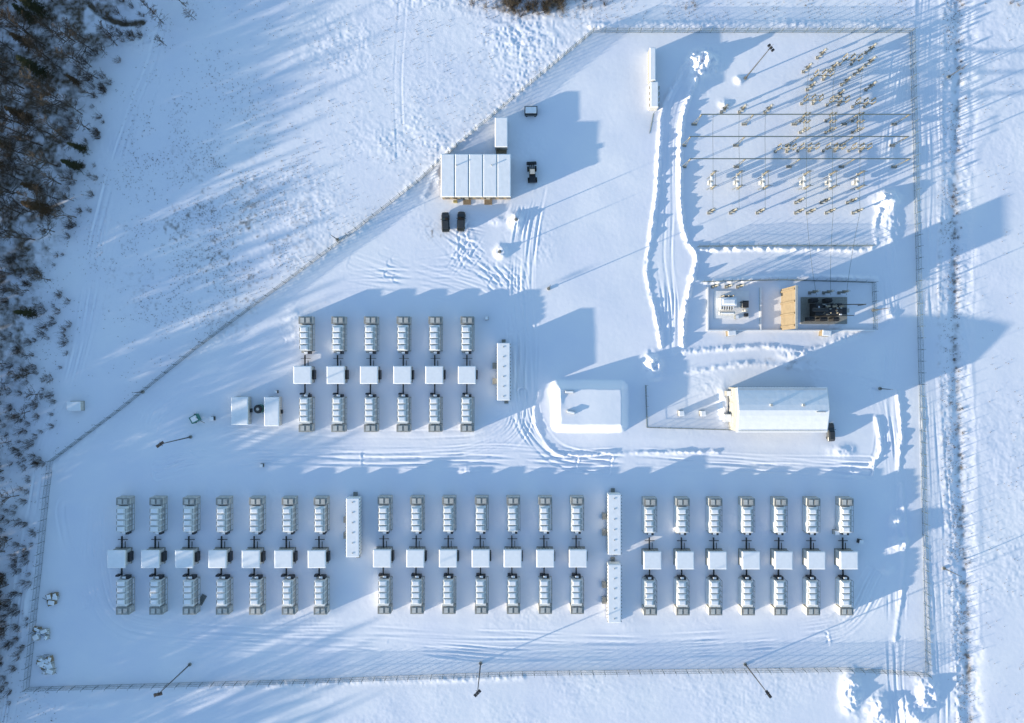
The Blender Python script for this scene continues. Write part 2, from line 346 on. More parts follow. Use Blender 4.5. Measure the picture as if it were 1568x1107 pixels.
def switchgear(L):
    b=MB(); w=1.6; h=3.3; l=L/2
    b.box(-w+0.15,w-0.15,-l+0.2,l-0.2,0,0.5,'dark'); b.box(-w,w,-l,l,0.5,h,'white')
    b.cap(-w-0.05,w+0.05,-l-0.05,l+0.05,h+0.002,0.16)
    n=int(L/0.9)
    for i in range(n+1):
        y=-l+0.3+i*(L-0.6)/n
        b.box(-w-0.08,-w-0.003,y-0.06,y+0.06,0.6,h-0.1,'lgrey'); b.box(w+0.003,w+0.08,y-0.06,y+0.06,0.6,h-0.1,'lgrey')
        b.box(w+0.06,w+0.30,y-0.1,y+0.1,h-0.2,h+0.02,'grey'); b.box(-w-0.28,-w-0.06,y-0.08,y+0.08,h-0.2,h+0.02,'grey')
    for y in (-l*0.35,l*0.2):
        b.box(-w-1.3,-w-0.1,y-0.8,y+0.8,0.1,1.2,'lgrey'); b.box(-w-1.25,-w-0.15,y-0.7,y+0.7,1.202,1.3,'grey')
    b.box(-0.5,0.5,l+0.002,l+1.0,0,0.6,'steel'); b.box(0.2,1.2,-l-1.0,-l-0.002,0,0.6,'steel')
    for y in np.linspace(-l+1,l-1,6): b.box(-0.2,0.1,y-.15,y+.15,h+0.165,h+0.26,'lgrey')
    return b.mesh('switchgear_container')
for x,y,L in ((771,569,86),(540,808,88),(941,803,90),(941,909,87)):
    a,c=P(x,y,3.4); put('switchgear_container',switchgear(L*S),(a,c,0))
def rect(px0,px1,py0,py1,z):
    a=P(px0,py1,z); b=P(px1,py0,z); return a[0],b[0],a[1],b[1]
b=MB(); h=3.2; x0,x1,y0,y1=rect(675,783,236,302,h)
b.box(x0+.2,x1-.2,y0+.2,y1-.2,0,h,'beige')
nseg=5
for i in range(nseg):
    a=x0+i*(x1-x0)/nseg; c=x0+(i+1)*(x1-x0)/nseg-0.12
    b.box(a,c,y0,y1,h+0.002,h+0.14,'white'); b.cap(a+0.05,c-0.02,y0+0.05,y1-0.05,h+0.141,0.2)
for i in range(9):
    a=x0+0.9+i*1.98; b.box(a,a+1.1,y0+0.13,y0+0.198,1.0,2.2,'glass'); b.box(a-0.08,a+1.18,y0+0.15,y0+0.196,0.9,1.0,'white')
for a in (x0+6,x0+11.5): b.box(a,a+1,y0+0.1,y0+0.19,0.1,2.1,'grey'); b.box(a-.5,a+1.5,y0-1.2,y0+.1,0.0,0.25,'wood')
b.box(x0+3,x0+4,y0-0.8,y0-0.2,0,1,'yellow')
for a in (x0+4,x0+13): b.cyl((a,y1-3,h),(a,y1-3,h+0.9),0.15,n=8,k='lgrey')
put('site_office_building',b.mesh('site_office_building'))
b=MB(); x0,x1,y0,y1=rect(758,777,180,225,2.8)
b.box(x0,x1,y0,y1,0.2,2.7,'lgrey'); b.cap(x0-.05,x1+.05,y0-.05,y1+.05,2.702,0.22); b.box(x1+0.002,x1+0.05,y0+1,y0+2,0.3,2.3,'glass'); b.box(x0+.4,x0+1.3,y0-.05,y0-.002,0.2,2.2,'grey'); b.box(x0+.2,x1-.2,y0-1.2,y0-.06,0,0.4,'wood')
b.box(x0+.1,x1-.1,y0+.2,y1-.2,0,0.2,'dark')
put('site_cabin',b.mesh('site_cabin'))
b=MB(); x0,x1,y0,y1=rect(804,822,163,175,1.6)
b.box(x0,x1,y0,y1,0.2,1.5,'dark',inset=-0.15); b.cap(x0+.1,x1-.1,y0+.3,y1-.1,1.5,0.2); b.box(x0-.1,x1+.1,y0-.2,y0+.1,1.1,1.3,'steel'); b.box(x0+.2,x0+.6,y0-.1,y1+.1,0,0.2,'tyre'); b.box(x1-.6,x1-.2,y0-.1,y1+.1,0,0.2,'tyre')
put('waste_skip',b.mesh('waste_skip'))
for (px,py,w,l) in ((367,629,25,42),(416,630,22,44)):
    b=MB(); x0,x1,y0,y1=rect(px-w/2,px+w/2,py-l/2,py+l/2,2.5)
    b.box(x0,x1,y0,y1,0.15,2.4,'lgrey'); b.cap(x0-.05,x1+.05,y0-.05,y1+.05,2.402,0.25)
    b.box(x0-.45,x0-.002,y0+1,y0+2,.3,1.2,'grey'); b.box(x1+.002,x1+.4,y0+3,y0+4,.3,1.2,'dark'); b.box(x0+.6,x0+1.5,y1+.002,y1+.05,.2,2.2,'grey'); b.box(x0+.1,x1-.1,y0+.1,y1-.1,0,.15,'dark')
    put('equipment_cabin',b.mesh('equipment_cabin'))
b=MB(); x,y=P(397,626,1)
b.cyl((x,y,0),(x,y,1.8),1.15,1.15,16,'green'); b.cyl((x,y,1.8),(x,y,2.1),1.15,.5,16,'dark'); b.cyl((x,y,2.1),(x,y,2.3),.4,.35,12,'lgrey'); b.cyl((x+1.2,y,0.6),(x+2.4,y,0.6),.12,n=8,k='steel')
put('storage_tank',b.mesh('storage_tank'))
b=MB(); x,y=P(299,641,1)
b.box(x-1.1,x+1.1,y-.9,y+.9,.4,1.7,'green',rot=.5); b.box(x-.8,x+.8,y-.7,y+.7,1.702,1.86,'roofsnow',rot=.5,inset=.1); b.cyl((x+.8,y+.3,1.8),(x+.8,y+.3,2.3),.08,n=8,k='dark')
for s in(-1,1): b.cyl((x-.3,y+s*1.0,.35),(x-.3,y+s*1.2,.35),.35,n=12,k='tyre')
b.cyl((x+1,y-.5,.5),(x+2.2,y-1.2,.4),.06,n=6,k='steel')
put('mobile_generator',b.mesh('mobile_generator'))
def cabinet(px,py,w=1.2,l=1.0,h=1.5,k='lgrey',base=0):
    b=MB(); z=base; b.box(-w/2-.1,w/2+.1,-l/2-.1,l/2+.1,z-.1,z+.15,'grey'); b.box(-w/2,w/2,-l/2,l/2,z+.15,z+h,k); b.cap(-w/2-.05,w/2+.05,-l/2-.05,l/2+.05,z+h+.002,.15)
    b.box(-w/2+.1,-.03,-l/2-.04,-l/2-.002,z+.25,z+h-.1,'grey'); b.box(.03,w/2-.1,-l/2-.04,-l/2-.002,z+.25,z+h-.1,'grey')
    x,y=P(px,py,h+base); put('electrical_cabinet',b.mesh('electrical_cabinet'),(x,y,0),random.uniform(-.2,.2))
for a in ((113,622,3.4,2.3,1.6),(324,641,.9,.9,1.1,'dark'),(1044,633,1.3,1.3,1.5),(1077,633,1.3,1.3,1.5),(872,600,2.0,.5,.35,'grey',2.85),(874,631,2.0,.5,.35,'grey',2.85),(470,605,.8,.8,1.3,'dark'),(745,487,.7,.7,1.4,'dark'),(400,713,.7,.7,.9,'dark'),(422,600,.6,.6,1.2,'dark'),(1282,816,1,1,1.6),(1319,830,.9,.9,1.4,'dark'),(1121,510,2,1.2,1.8,'beige'),(1266,510,2.2,1.4,2.0,'beige')): cabinet(*a)
def stack(px,py,kk,seed,name):
    r=random.Random(seed); b=MB()
    for i in range(9):
        x=r.uniform(-1.6,1.6); y=r.uniform(-1.2,1.2); w=r.uniform(.4,1.1); l=r.uniform(.3,.8); h=r.uniform(.3,.9)
        z=0.002*i
        b.box(x-w,x+w,y-l,y+l,z,h+z,kk if r.random()<.35 else ('lgrey' if r.random()<.5 else 'wood'),rot=r.uniform(-.5,.5)); 
        b.box(x-w*.8,x+w*.8,y-l*.8,y+l*.8,h+z+.002,h+z+.12,'roofsnow',rot=r.uniform(-.5,.5),inset=.08)
    for i in range(4): b.cyl((r.uniform(-2,0),r.uniform(-1.5,1.5),.3+i*.1),(r.uniform(0,2.4),r.uniform(-1.5,1.5),.35+i*.1),.06,n=6,k='steel')
    x,y=P(px,py); put(name,b.mesh(name),(x,y,0.05))
stack(66,968,'blue',1,'pallet_stack');stack(78,917,'dark',2,'pallet_stack');stack(70,1010,'lgrey',3,'pallet_stack');stack(76,1022,'lgrey',5,'pallet_stack')
b=MB()
for i in range(6): b.cyl((-1.4,-.5+i*.2,.12+.02*(i%2)),(1.4,-.6+i*.24,.12+.02*(i%2)),.09,n=8,k='steel')
x,y=P(310,918); put('pipe_stack',b.mesh('pipe_stack'),(x,y,.05),1.1)
b=MB(); x0,x1,y0,y1=rect(995,1004,73,123,2.6); b.box(x0,x1,y0,y1,0,2.5,'lgrey'); b.cap(x0,x1,y0,y1,2.502,.2)
for i in range(12): yy=y0+.3+i*.68; b.box(x1+.002,x1+.07,yy,yy+.3,.2,2.3,'grey'); b.box(x0-.07,x0-.002,yy,yy+.3,.2,2.3,'grey')
put('shipping_container',b.mesh('shipping_container'))
b=MB(); x0,x1,y0,y1=rect(996,1008,125,164,2.6); b.box(x0,x1,y0,y1,0,2.5,'offwhite'); b.cap(x0,x1,y0,y1,2.502,.2)
for i in range(4): yy=y0+.5+i*1.5; b.box(x1+.002,x1+.5,yy,yy+.8,.6,1.7,'grey'); b.box(x0-.05,x0-.002,yy,yy+.9,.9,1.9,'dark')
put('shipping_container',b.mesh('shipping_container'))
# ---------------------------------------------------------------- warehouse
b=MB(); he=6.4; hr=7.8
x0,x1,y0,y1=rect(1127,1267,593,662,he); yc=(y0+y1)/2
b.box(x0+.2,x1-.2,y0+.2,y1-.2,0,he,'wallmetal')
def roofz(t): return he+(hr-he)*(1-abs(2*t-1)**1.25)
TS=[0,.12,.25,.38,.5,.62,.75,.88,1]
for s0,s1,dz,kk in ((x0,x1,0.02,'white'),(x0+.25,x1-.25,0.2,'roofsnow')):
    for ta,tb in zip(TS[:-1],TS[1:]):
        ya_,yb_=y0+(y1-y0)*ta,y0+(y1-y0)*tb
        b.add([(s0,ya_,roofz(ta)+dz),(s1,ya_,roofz(ta)+dz),(s1,yb_,roofz(tb)+dz),(s0,yb_,roofz(tb)+dz),(s0,ya_,roofz(ta)+dz-.15),(s1,ya_,roofz(ta)+dz-.15),(s1,yb_,roofz(tb)+dz-.15),(s0,yb_,roofz(tb)+dz-.15)],[(0,1,2,3),(5,6,2,1),(7,4,0,3)]+([(4,5,1,0)] if ta==0 else [])+([(6,7,3,2)] if tb==1 else []),kk)
for xx in (x0+.2,x1-.2):
    vs=[(xx,y0+.2,he)]+[(xx,y0+(y1-y0)*t,roofz(t)-.06) for t in TS[1:-1]]+[(xx,y1-.2,he)]; b.add(vs,[tuple(range(len(vs)))],'wallmetal')
for i in range(3):
    yy=y0+1.2+i*3.5; b.box(x0+.1,x0+.198,yy,yy+2.6,.05,4.2,'lgrey')
    for j in range(7): b.box(x0+.06,x0+.098,yy+.05,yy+2.55,.2+j*.58,.24+j*.58,'grey')
for i in range(30):
    xx=x0+.6+i*(x1-x0-1.2)/29; b.box(xx,xx+.08,y0+.13,y0+.198,0.1,he-.1,'grey'); b.cyl((xx,y0+.4,he+.2),(xx,y0+.4,he+.5),.04,n=4,k='steel')
    b.box(xx,xx+.08,y1-.198,y1-.13,0.1,he-.1,'grey')
b.cyl((x0+.5,y0+.4,he+.5),(x1-.5,y0+.4,he+.5),.05,n=6,k='steel'); b.cyl((x0+.5,y1-.4,he+.5),(x1-.5,y1-.4,he+.5),.05,n=6,k='steel')
for xx in (x0+8,x0+16): b.box(xx,xx+.6,yc+1,yc+1.6,hr-.4,hr+.3,'lgrey')
b.box(x1-3.5,x1-1.2,yc-.5,yc-.3,hr-.1,hr+.3,'lgrey')
b.box(x0-1.6,x0+.05,y0+2.3,y0+4.2,0,2.6,'lgrey',top='roofsnow'); b.box(x0-1.0,x0+.05,y1-2.4,y1-1.1,0,2.4,'grey',top='roofsnow')
put('warehouse_building',b.mesh('warehouse_building'))
# ---------------------------------------------------------------- vehicles
def loft(b,secs,k):
    n=len(secs[0]); o=[];
    for s in secs:o+=s
    fs=[(i*n+j,(i+1)*n+j,(i+1)*n+(j+1)%n,i*n+(j+1)%n) for i in range(len(secs)-1) for j in range(n)]
    fs+=[tuple(range(n)),tuple((len(secs)-1)*n+j for j in reversed(range(n)))]
    b.add(o,fs,k)
def car():
    b=MB()
    def sec(y,w,z0,z1): return [(-w,y,z0+.1),(-w*.9,y,z0),(w*.9,y,z0),(w,y,z0+.1),(w,y,z1-.15),(w*.86,y,z1),(-w*.86,y,z1),(-w,y,z1-.15)]
    loft(b,[sec(-2.35,.78,.4,.8),sec(-2.2,.88,.3,.95),sec(-1.2,.93,.25,1.0),sec(.6,.93,.25,1.0),sec(1.7,.9,.28,.95),sec(2.2,.84,.32,.85),sec(2.4,.7,.4,.7)],'carpaint')
    def g(y,w,z): return [(-w-.08,y,1.0),(w+.08,y,1.0),(w,y,z),(-w,y,z)]
    loft(b,[g(-2.15,.72,1.02),g(-1.75,.68,1.5),g(-.1,.68,1.56),g(.35,.68,1.5),g(1.05,.74,1.02)],'glass')
    b.box(-.66,.66,-1.7,.15,1.565,1.6,'carpaint',inset=.04)
    for s in(-1,1):
        for y in(-1.45,1.5): b.cyl((s*.72,y,.34),(s*.96,y,.34),.34,n=14,k='tyre')
        b.box(s*1.02-.1,s*1.02+.1,.6,.75,.95,1.08,'carpaint'); b.box(s*.6-.15,s*.6+.15,2.3,2.42,.6,.72,'white')
    return b.mesh('parked_car')
cm=car()
for px,py,r in((682,340,.03),(706,339,-.04)):
    x,y=P(px,py,1); put('parked_car',cm,(x,y,0.0),r,1.08)
b=MB()
b.box(-.8,.8,-2.4,-.3,.7,1.8,'dark'); b.box(-.7,.7,-.3,1.0,.8,1.7,'yellow'); b.box(-.65,.65,-.6,.7,1.702,2.7,'glass',inset=.12); b.box(-.6,.6,-.55,.65,2.705,2.8,'lgrey')
for s in(-1,1):
    for y in(-1.6,1.3): b.cyl((s*.75,y,.7),(s*1.2,y,.7),.7,n=16,k='tyre')
    b.cyl((s*.5,.8,1.4),(s*.5,2.7,.6),.12,n=6,k='dark')
b.box(-1.3,1.3,2.5,3.3,.1,.9,'dark',inset=.15); b.cyl((.4,-1.8,1.8),(.4,-1.8,2.6),.08,n=8,k='dark'); b.cyl((0,1,1.5),(0,2.4,1.0),.15,n=8,k='dark')
x,y=P(815,265,1.5); put('wheel_loader',b.mesh('wheel_loader'),(x,y,0),.05)
x,y=P(1273,662,1); put('parked_car',cm,(x,y,0),.05)
# ---------------------------------------------------------------- masts
def mast(px,py,h,name='lightning_mast',floods=True):
    b=MB(); f=1.25 if floods else 1
    b.cyl((0,0,-.3),(0,0,h),.15*f,.075*f,8,'mastpaint'); b.cyl((0,0,0),(0,0,.35),.45,n=10,k='grey'); b.cyl((0,0,h),(0,0,h+1.2),.04,n=4,k='mastpaint')
    if floods:
        b.cyl((-.9,0,h-.5),(.9,0,h-.5),.08,n=6,k='dark'); b.cyl((0,-.6,h-.9),(0,.6,h-.9),.06,n=6,k='dark')
        for a in(-.8,-.1,.6): b.box(a-.26,a+.26,-.4,.3,h-.75,h-.4,'dark')
    x,y=P(px,py); put(name,b.mesh(name),(x,y,gz(x,y)),random.uniform(0,3))
for a in ((291,1017,16.5),(736,1015,16.5),(1141,1017,16.5),(292,669,16),(1141,120,18),):
    mast(a[0],a[1],a[2],'floodlight_mast')
for a in((517,367,6),(840,442,8),(1347,595,5),(765,386,4),(790,337,4),(1452,118,7),(1445,870,6),(1337,475,7),(219,600,4)): mast(a[0],a[1],a[2],'lamp_post',False)
# ---------------------------------------------------------------- fences
def fence(pts,h=2.4,name='chain_link_fence',sp=0.3,post=3.0):
    b=MB(); W=[P(*p) for p in pts]
    for (ax,ay),(bx,by) in zip(W[:-1],W[1:]):
        L=math.hypot(bx-ax,by-ay); n=max(1,round(L/post)); ux,uy=(bx-ax)/L,(by-ay)/L
        zs=[gz(ax+ux*L*i/n,ay+uy*L*i/n) for i in range(n+1)]
        for i in range(n):
            p=(ax+ux*L*i/n,ay+uy*L*i/n); q=(ax+ux*L*(i+1)/n,ay+uy*L*(i+1)/n)
            b.cyl((p[0],p[1],zs[i]-.3),(p[0],p[1],zs[i]+h+.15),.06,n=5,k='fencewire')
            b.cyl((p[0],p[1],zs[i]+h+.1),(p[0]-uy*.35,p[1]+ux*.35,zs[i]+h+.5),.04,n=4,k='fencewire')
            for f in(.03,.5,1): b.cyl((p[0],p[1],zs[i]+h*f),(q[0],q[1],zs[i+1]+h*f),.03,n=3,k='fencewire',caps=False)
            m=int(L/n/sp)
            for j in range(m):
                for s in(0,1):
                    t0=(j+s)/m; t1=(j+1-s)/m
                    a0=Vector((p[0]+(q[0]-p[0])*t0,p[1]+(q[1]-p[1])*t0,zs[i]+.05)); 
                    t2=min(1,max(0,t0+(t1-t0)*3))
                    a1=Vector((p[0]+(q[0]-p[0])*t2,p[1]+(q[1]-p[1])*t2,zs[i]+h))
                    b.cyl(a0,a1,.016,n=3,k='fencewire',caps=False)
    put(name,b.mesh(name))
fence(FENCE+[FENCE[0]])
fence([(1068,378),(1200,377),(1336,377)],2.0,post=2.5)
fence([(1075,432),(1200,429),(1335,433),(1338,505)],2.0,post=2.5)
fence([(988,590),(990,654),(1125,658)],1.6)
fence([(1000,175),(994,205)],1.6)
# ---------------------------------------------------------------- substation
def disconnector():
    b=MB()
    for y in(-1.5,1.5):
        b.cyl((0,y,0),(0,y,2.8),.15,n=6,k='steel'); b.box(-.35,.35,y-.35,y+.35,-.1,.25,'grey')
    b.box(-.22,.22,-2.2,2.2,2.8,3.05,'steel')
    for y in(-1.9,0,1.9):
        b.box(-.6,.6,y-.14,y+.14,3.052,3.2,'steel')
        for s in(-.5,.5): b.insulator(s,y,3.2,5.2,.17)
        b.cyl((-.6,y,5.3),(.6,y,5.3),.08,n=6,k='lgrey')
    b.cyl((0,-1.9,5.42),(0,1.9,5.42),.07,n=6,k='tube'); b.box(.1,.7,-1.8,-1.2,1,1.8,'lgrey')
    b.box(-.15,.15,-2.1,2.1,3.205,3.3,'roofsnow')
    return b.mesh('disconnector_switch')
def breaker():
    b=MB()
    for s in(-.5,.5): b.cyl((s,-1.4,0),(s*.6,-1.4,2.6),.1,n=5,k='steel'); b.cyl((s,1.4,0),(s*.6,1.4,2.6),.1,n=5,k='steel')
    b.box(-.4,.4,-2.1,2.1,2.6,2.9,'lgrey'); b.cap(-.3,.3,-1.4,-.3,2.902,.12); b.cap(-.3,.3,.3,1.3,2.902,.12)
    for y in(-1.8,1.8):
        b.insulator(0,y,2.9,5.8,.2); b.box(-.3,.3,y-.2,y+.2,5.8,6.0,'grey'); b.cyl((-.9,y,5.9),(.9,y,5.9),.06,n=5,k='tube')
    b.box(-.6,.6,-.5,.5,.8,2.2,'lgrey'); b.cyl((0,-1.8,5.9),(0,1.8,5.9),.06,n=5,k='tube')
    return b.mesh('circuit_breaker')
def ctrans():
    b=MB(); b.box(-.4,.4,-.4,.4,-.1,.2,'grey'); b.cyl((0,0,.2),(0,0,2.6),.18,n=8,k='steel'); b.box(-.4,.4,-.4,.4,2.6,2.9,'steel')
    b.insulator(0,0,2.9,4.6,.2); b.cyl((0,0,4.6),(0,0,5.2),.34,.28,10,'grey'); b.cyl((0,0,5.2),(0,0,5.27),.26,.1,10,'lgrey'); b.box(-.9,.9,-.12,.12,2.902,3.0,'steel'); b.box(.2,.75,-.2,.25,.9,1.5,'lgrey')
    b.cyl((-.7,0,4.9),(.7,0,4.9),.05,n=5,k='tube')
    return b.mesh('current_transformer')
DM,BKM,CTM=disconnector(),breaker(),ctrans()
def pl(name,me,px,py,z,rz=0):
    x,y=P(px,py,z); put(name,me,(x,y,gz(x,y)),rz+random.uniform(-.02,.02))
for x in(1092,1132,1172,1235,1275,1317):
    pl('circuit_breaker',BKM,x,276,4)
for x in(1235,1275,1317): pl('disconnector_switch',DM,x,186,4)
for x in(1240,1280,1320): pl('disconnector_switch',DM,x,224,4,math.pi/2)
for x in(1205,): pl('disconnector_switch',DM,x,225,4,math.pi/2)
for x in(1092,1126,1168,1228,1246,1276,1318): pl('current_transformer',CTM,x,321,4)
for x in(1112,1140,1180): pl('current_transformer',CTM,x,163,4)
for x in(1228,1268,1309): pl('current_transformer',CTM,x,305,4)
for x,y in((1240,100),(1280,98),(1300,120),(1337,90),(1246,128),(1290,140),(1320,104),(1338,128),(1262,78),(1338,70)): pl('current_transformer',CTM,x,y,4)
for x,y in((1246,150),(1286,152),(1326,155),(1262,112),(1306,88)): pl('disconnector_switch',DM,x,y,4,math.pi/2)
def busbar(y,xa,xb,z=7.2):
    b=MB(); p=P(xa,y,z); q=P(xb,y,z); b.cyl((*p,z),(*q,z),.14,n=6,k='tube')
    n=max(2,int((xb-xa)/78))
    for i in range(n+1):
        t=(i+.02)/(n+.04); xx=p[0]+(q[0]-p[0])*t; yy=p[1]
        for s in(-.25,.25): b.cyl((xx+s*2,yy,0),(xx+s*.6,yy,z-1.7),.08,n=4,k='steel')
        for j in range(4):
            za,zb=j*(z-1.7)/4,(j+1)*(z-1.7)/4; sg=1 if j%2 else -1
            b.cyl((xx+sg*.5*(1-j*.17),yy,za),(xx-sg*.5*(1-(j+1)*.17),yy,zb),.04,n=3,k='steel')
        b.insulator(xx,yy,z-1.7,z-.05,.17); b.box(xx-.7,xx+.7,yy-.35,yy+.35,-.1,.2,'grey')
    put('busbar_gantry',b.mesh('busbar_gantry'))
busbar(175,1073,1395); busbar(209,1056,1392); busbar(243,1056,1395)
b=MB()
def wire(a,c,sag=.5,r=.045):
    A=Vector((*P(a[0],a[1],a[2]),a[2])); C=Vector((*P(c[0],c[1],c[2]),c[2])); pr=A
    for i in range(1,9):
        t=i/8; q=A.lerp(C,t); q.z-=sag*4*t*(1-t); b.cyl(pr,q,r,n=3,k='tube',caps=False); pr=q
for x in(1092,1132,1172,1235,1275,1317):
    wire((x,321,5.3),(x,287,6.0),.2); wire((x,265,6.0),(x,243,7.2),.1); wire((x,243,7.2),(x,175,7.2),.3)
    if x>1200: wire((x,178,5.4),(x,150,5.4),.3); wire((x,150,5.4),(x+5,100,5.3),.4)
for i,x in enumerate((1250,1272,1296)): wire((x,452,6.5),(1235+i*41,325,5.3),.6)
put('overhead_conductor',b.mesh('overhead_conductor'))
b=MB(); h=9.0; xa,ya=P(1221,503,h); xb,yb=P(1221,437,h)
b.box(xa-.5,xa,ya,yb,0,h,'beige'); 
for i in range(4): yy=ya+.6+i*(yb-ya-1.6)/3; b.box(xa-.75,xa-.502,yy,yy+.4,0,h-.2,'beige')
b.box(xa-.55,xa+.05,ya-.05,yb+.05,h+.002,h+.12,'lgrey'); b.box(xa+.002,xa+.3,ya+.2,ya+.6,0,h-.3,'beige');b.box(xa+.002,xa+.3,yb-.6,yb-.2,0,h-.3,'beige')
put('transformer_fire_wall',b.mesh('transformer_fire_wall'))
def bigtrans():
    b=MB(); x0,x1,y0,y1=rect(1241,1306,456,491,4.5); cx,cy=(x0+x1)/2,(y0+y1)/2; w=x1-x0; l=y1-y0; r=random.Random(5)
    b.box(x0-.6,x1+.6,y0-.6,y1+.6,0,.3,'grey'); b.box(x0+1.6,x1-2.2,y0+1.3,y1-1.2,.3,3.7,'dark',inset=.12)
    for a,c,d in((x0+.2,y0,4),(x0+3.0,y0,5),(x0+6.4,y0,4),(x0+1.0,y1-1.0,4),(x0+4.6,y1-1.0,4)):
        for i in range(d): b.box(a+i*.42,a+i*.42+.25,c,c+1.05,.8,3.2,'dark')
        b.cyl((a,c+.5,3.3),(a+d*.42,c+.5,3.3),.12,n=6,k='dark')
    b.cyl((x0+.6,cy-.1,4.3),(x0+4.4,cy-.1,4.3),.5,n=12,k='dark'); b.cyl((x0+2,cy,3.6),(x0+2,cy,4),.12,n=6,k='dark')
    for i in range(3):
        xx=cx-1.2+i*1.7; b.cyl((xx,cy+.7,3.6),(xx,cy+.7,4.2),.32,n=8,k='dark'); b.insulator(xx,cy+.7,4.2,6.2,.2,'insul'); b.cyl((xx,cy+.7,6.2),(xx,cy+.7,6.5),.06,n=5,k='steel')
        b.insulator(xx-.5,cy-.9,3.7,4.5,.12,'insul')
    for i in range(26):
        a=r.uniform(x0+1.7,x1-2.6); c=r.uniform(y0+1.4,y1-1.6); b.box(a,a+r.uniform(.15,.7),c,c+r.uniform(.15,.5),3.7+i*.002,3.85+r.uniform(0,.4)+i*.002,r.choice(['dark','steel','lgrey','dark','grey','roofsnow']))
    b.box(x1-1.9,x1-.6,cy-1.2,cy+.6,.3,2.6,'grey',top='dark'); b.box(x1-.4,x1+.4,cy-.6,cy+.4,.3,1.9,'lgrey')
    b.cyl((x1-2.2,cy+1.3,3.4),(x1+3.6,cy+1.3,3.9),.13,n=6,k='dark'); b.cyl((x1+3.6,cy+1.3,0),(x1+3.6,cy+1.3,3.9),.12,n=6,k='steel')
    b.cyl((x1-2.2,cy-1.5,3.4),(x1+.8,cy-1.5,3.4),.1,n=6,k='dark')
    put('power_transformer',b.mesh('power_transformer'))
bigtrans()
def smalltrans():
    b=MB(); x0,x1,y0,y1=rect(1101,1150,446,484,3); cx,cy=(x0+x1)/2,(y0+y1)/2
    b.box(x0-.4,x1+.4,y0-.4,y1+.4,0,.25,'lgrey',top='roofsnow')
    b.box(x0+.6,x0+4.6,cy-.6,cy+1.6,.3,2.7,'lgrey',top='roofsnow'); b.box(x0+1.0,x0+4.2,cy-.2,cy+1.2,2.702,2.95,'roofsnow',inset=.2)
    for i in range(6): b.box(x0+.7+i*.62,x0+.95+i*.62,cy-1.5,cy-.62,.5,2.1,'lgrey',top='roofsnow')
    b.cyl((x0+.5,y0+.8,1.4),(x0+4.5,y0+.8,1.4),.5,n=12,k='offwhite'); b.box(x0+.8,x0+4.2,y0+.6,y0+1.0,1.85,2.0,'roofsnow',inset=.1)
    for i in range(3): b.insulator(x0+1.4+i*1.2,cy+2.1,1,3.2,.15,'insul'); b.box(x0+1.2+i*1.2,x0+1.6+i*1.2,cy+1.9,cy+2.3,.2,1,'steel')
    b.box(x1-1.8,x1-.2,cy-.9,cy+.9,.3,1.9,'grey',top='dark'); b.cyl((x1-1,cy-1.6,0),(x1-1,cy-1.6,2.6),.35,n=10,k='lgrey'); b.cyl((x1-2.6,cy+.4,2.2),(x1-.5,cy+.4,2.2),.12,n=6,k='dark')
    b.box(x1-.9,x1-.1,y0,y0+.9,.2,1.3,'dark'); b.box(x1-3.4,x1-2.6,y0-.6,y0+.3,.2,1.4,'steel',top='roofsnow')
    put('auxiliary_transformer',b.mesh('auxiliary_transformer'))
smalltrans()
for x in(1250,1272,1296): pl('current_transformer',CTM,x,446,4)
for x in(1097,1118,1136): pl('current_transformer',CTM,x,437,3.5)
b=MB()
for (a,c,d,e) in((1083,1340,505,507),(1083,1085,440,505),(1164,1166,440,505)):
    x0,x1,y0,y1=rect(a,c,d,e,.5); b.box(x0,x1,y0+(.002 if d==505 else 0),y1,-.1,.55+(.01 if d==505 else 0),'lgrey',top='roofsnow')
put('retaining_kerb',b.mesh('retaining_kerb'))
# ---------------------------------------------------------------- vegetation
def tree(seed,h=12,spread=.42,k='bark',n1b=24,n2b=6,n3b=6,thick=1.0):
    r=random.Random(seed); b=MB()
    def rv(): return Vector((r.gauss(0,1),r.gauss(0,1),r.gauss(0,1))).normalized()
    p=Vector((0,0,-.2)); d=Vector((r.gauss(0,.04),r.gauss(0,.04),1)).normalized(); pts=[p.copy()]
    ns=7
    for i in range(ns):
        p=p+d*h/ns; d=(d+rv()*.07).normalized(); pts.append(p.copy())
    R0=h*.013
    for i in range(ns): b.cyl(pts[i],pts[i+1],R0*(1-i/ns)+.02,R0*(1-(i+1)/ns)+.02,6,k,False)
    for i in range(n1b):
        t=.25+.73*(i/n1b)+r.uniform(-.02,.02); f=t*ns; q=min(int(f),ns-1); p0=pts[q].lerp(pts[q+1],f-q)
        a=r.uniform(0,6.28); up=.35+.9*t; dd=Vector((math.cos(a),math.sin(a),up)).normalized()
        L=h*spread*(1.05-t)*r.uniform(.7,1.2)+.6
        p1=p0+dd*L*.5; d2=(dd+rv()*.25+Vector((0,0,.1))).normalized(); p2=p1+d2*L*.5
        rr=R0*.45*(1-t)+.03
        b.cyl(p0,p1,rr,rr*.7,4,k,False); b.cyl(p1,p2,rr*.7,.02,4,k,False)
        for j in range(n2b):
            u=r.uniform(.25,1); s0=p0.lerp(p1,u*2) if u<.5 else p1.lerp(p2,u*2-1)
            sd=(dd+rv()*.8+Vector((0,0,.15))).normalized(); sl=L*.42*r.uniform(.5,1.1); s1=s0+sd*sl
            b.cyl(s0,s1,.035*thick,.014*thick,3,k,False)
            for m in range(n3b):
                v=r.uniform(.2,1); w0=s0.lerp(s1,v); w1=w0+(sd+rv()*.9).normalized()*sl*.5*r.uniform(.4,1)
                b.cyl(w0,w1,.018*thick,.006*thick,3,k,False)
    return b.mesh('bare_tree')
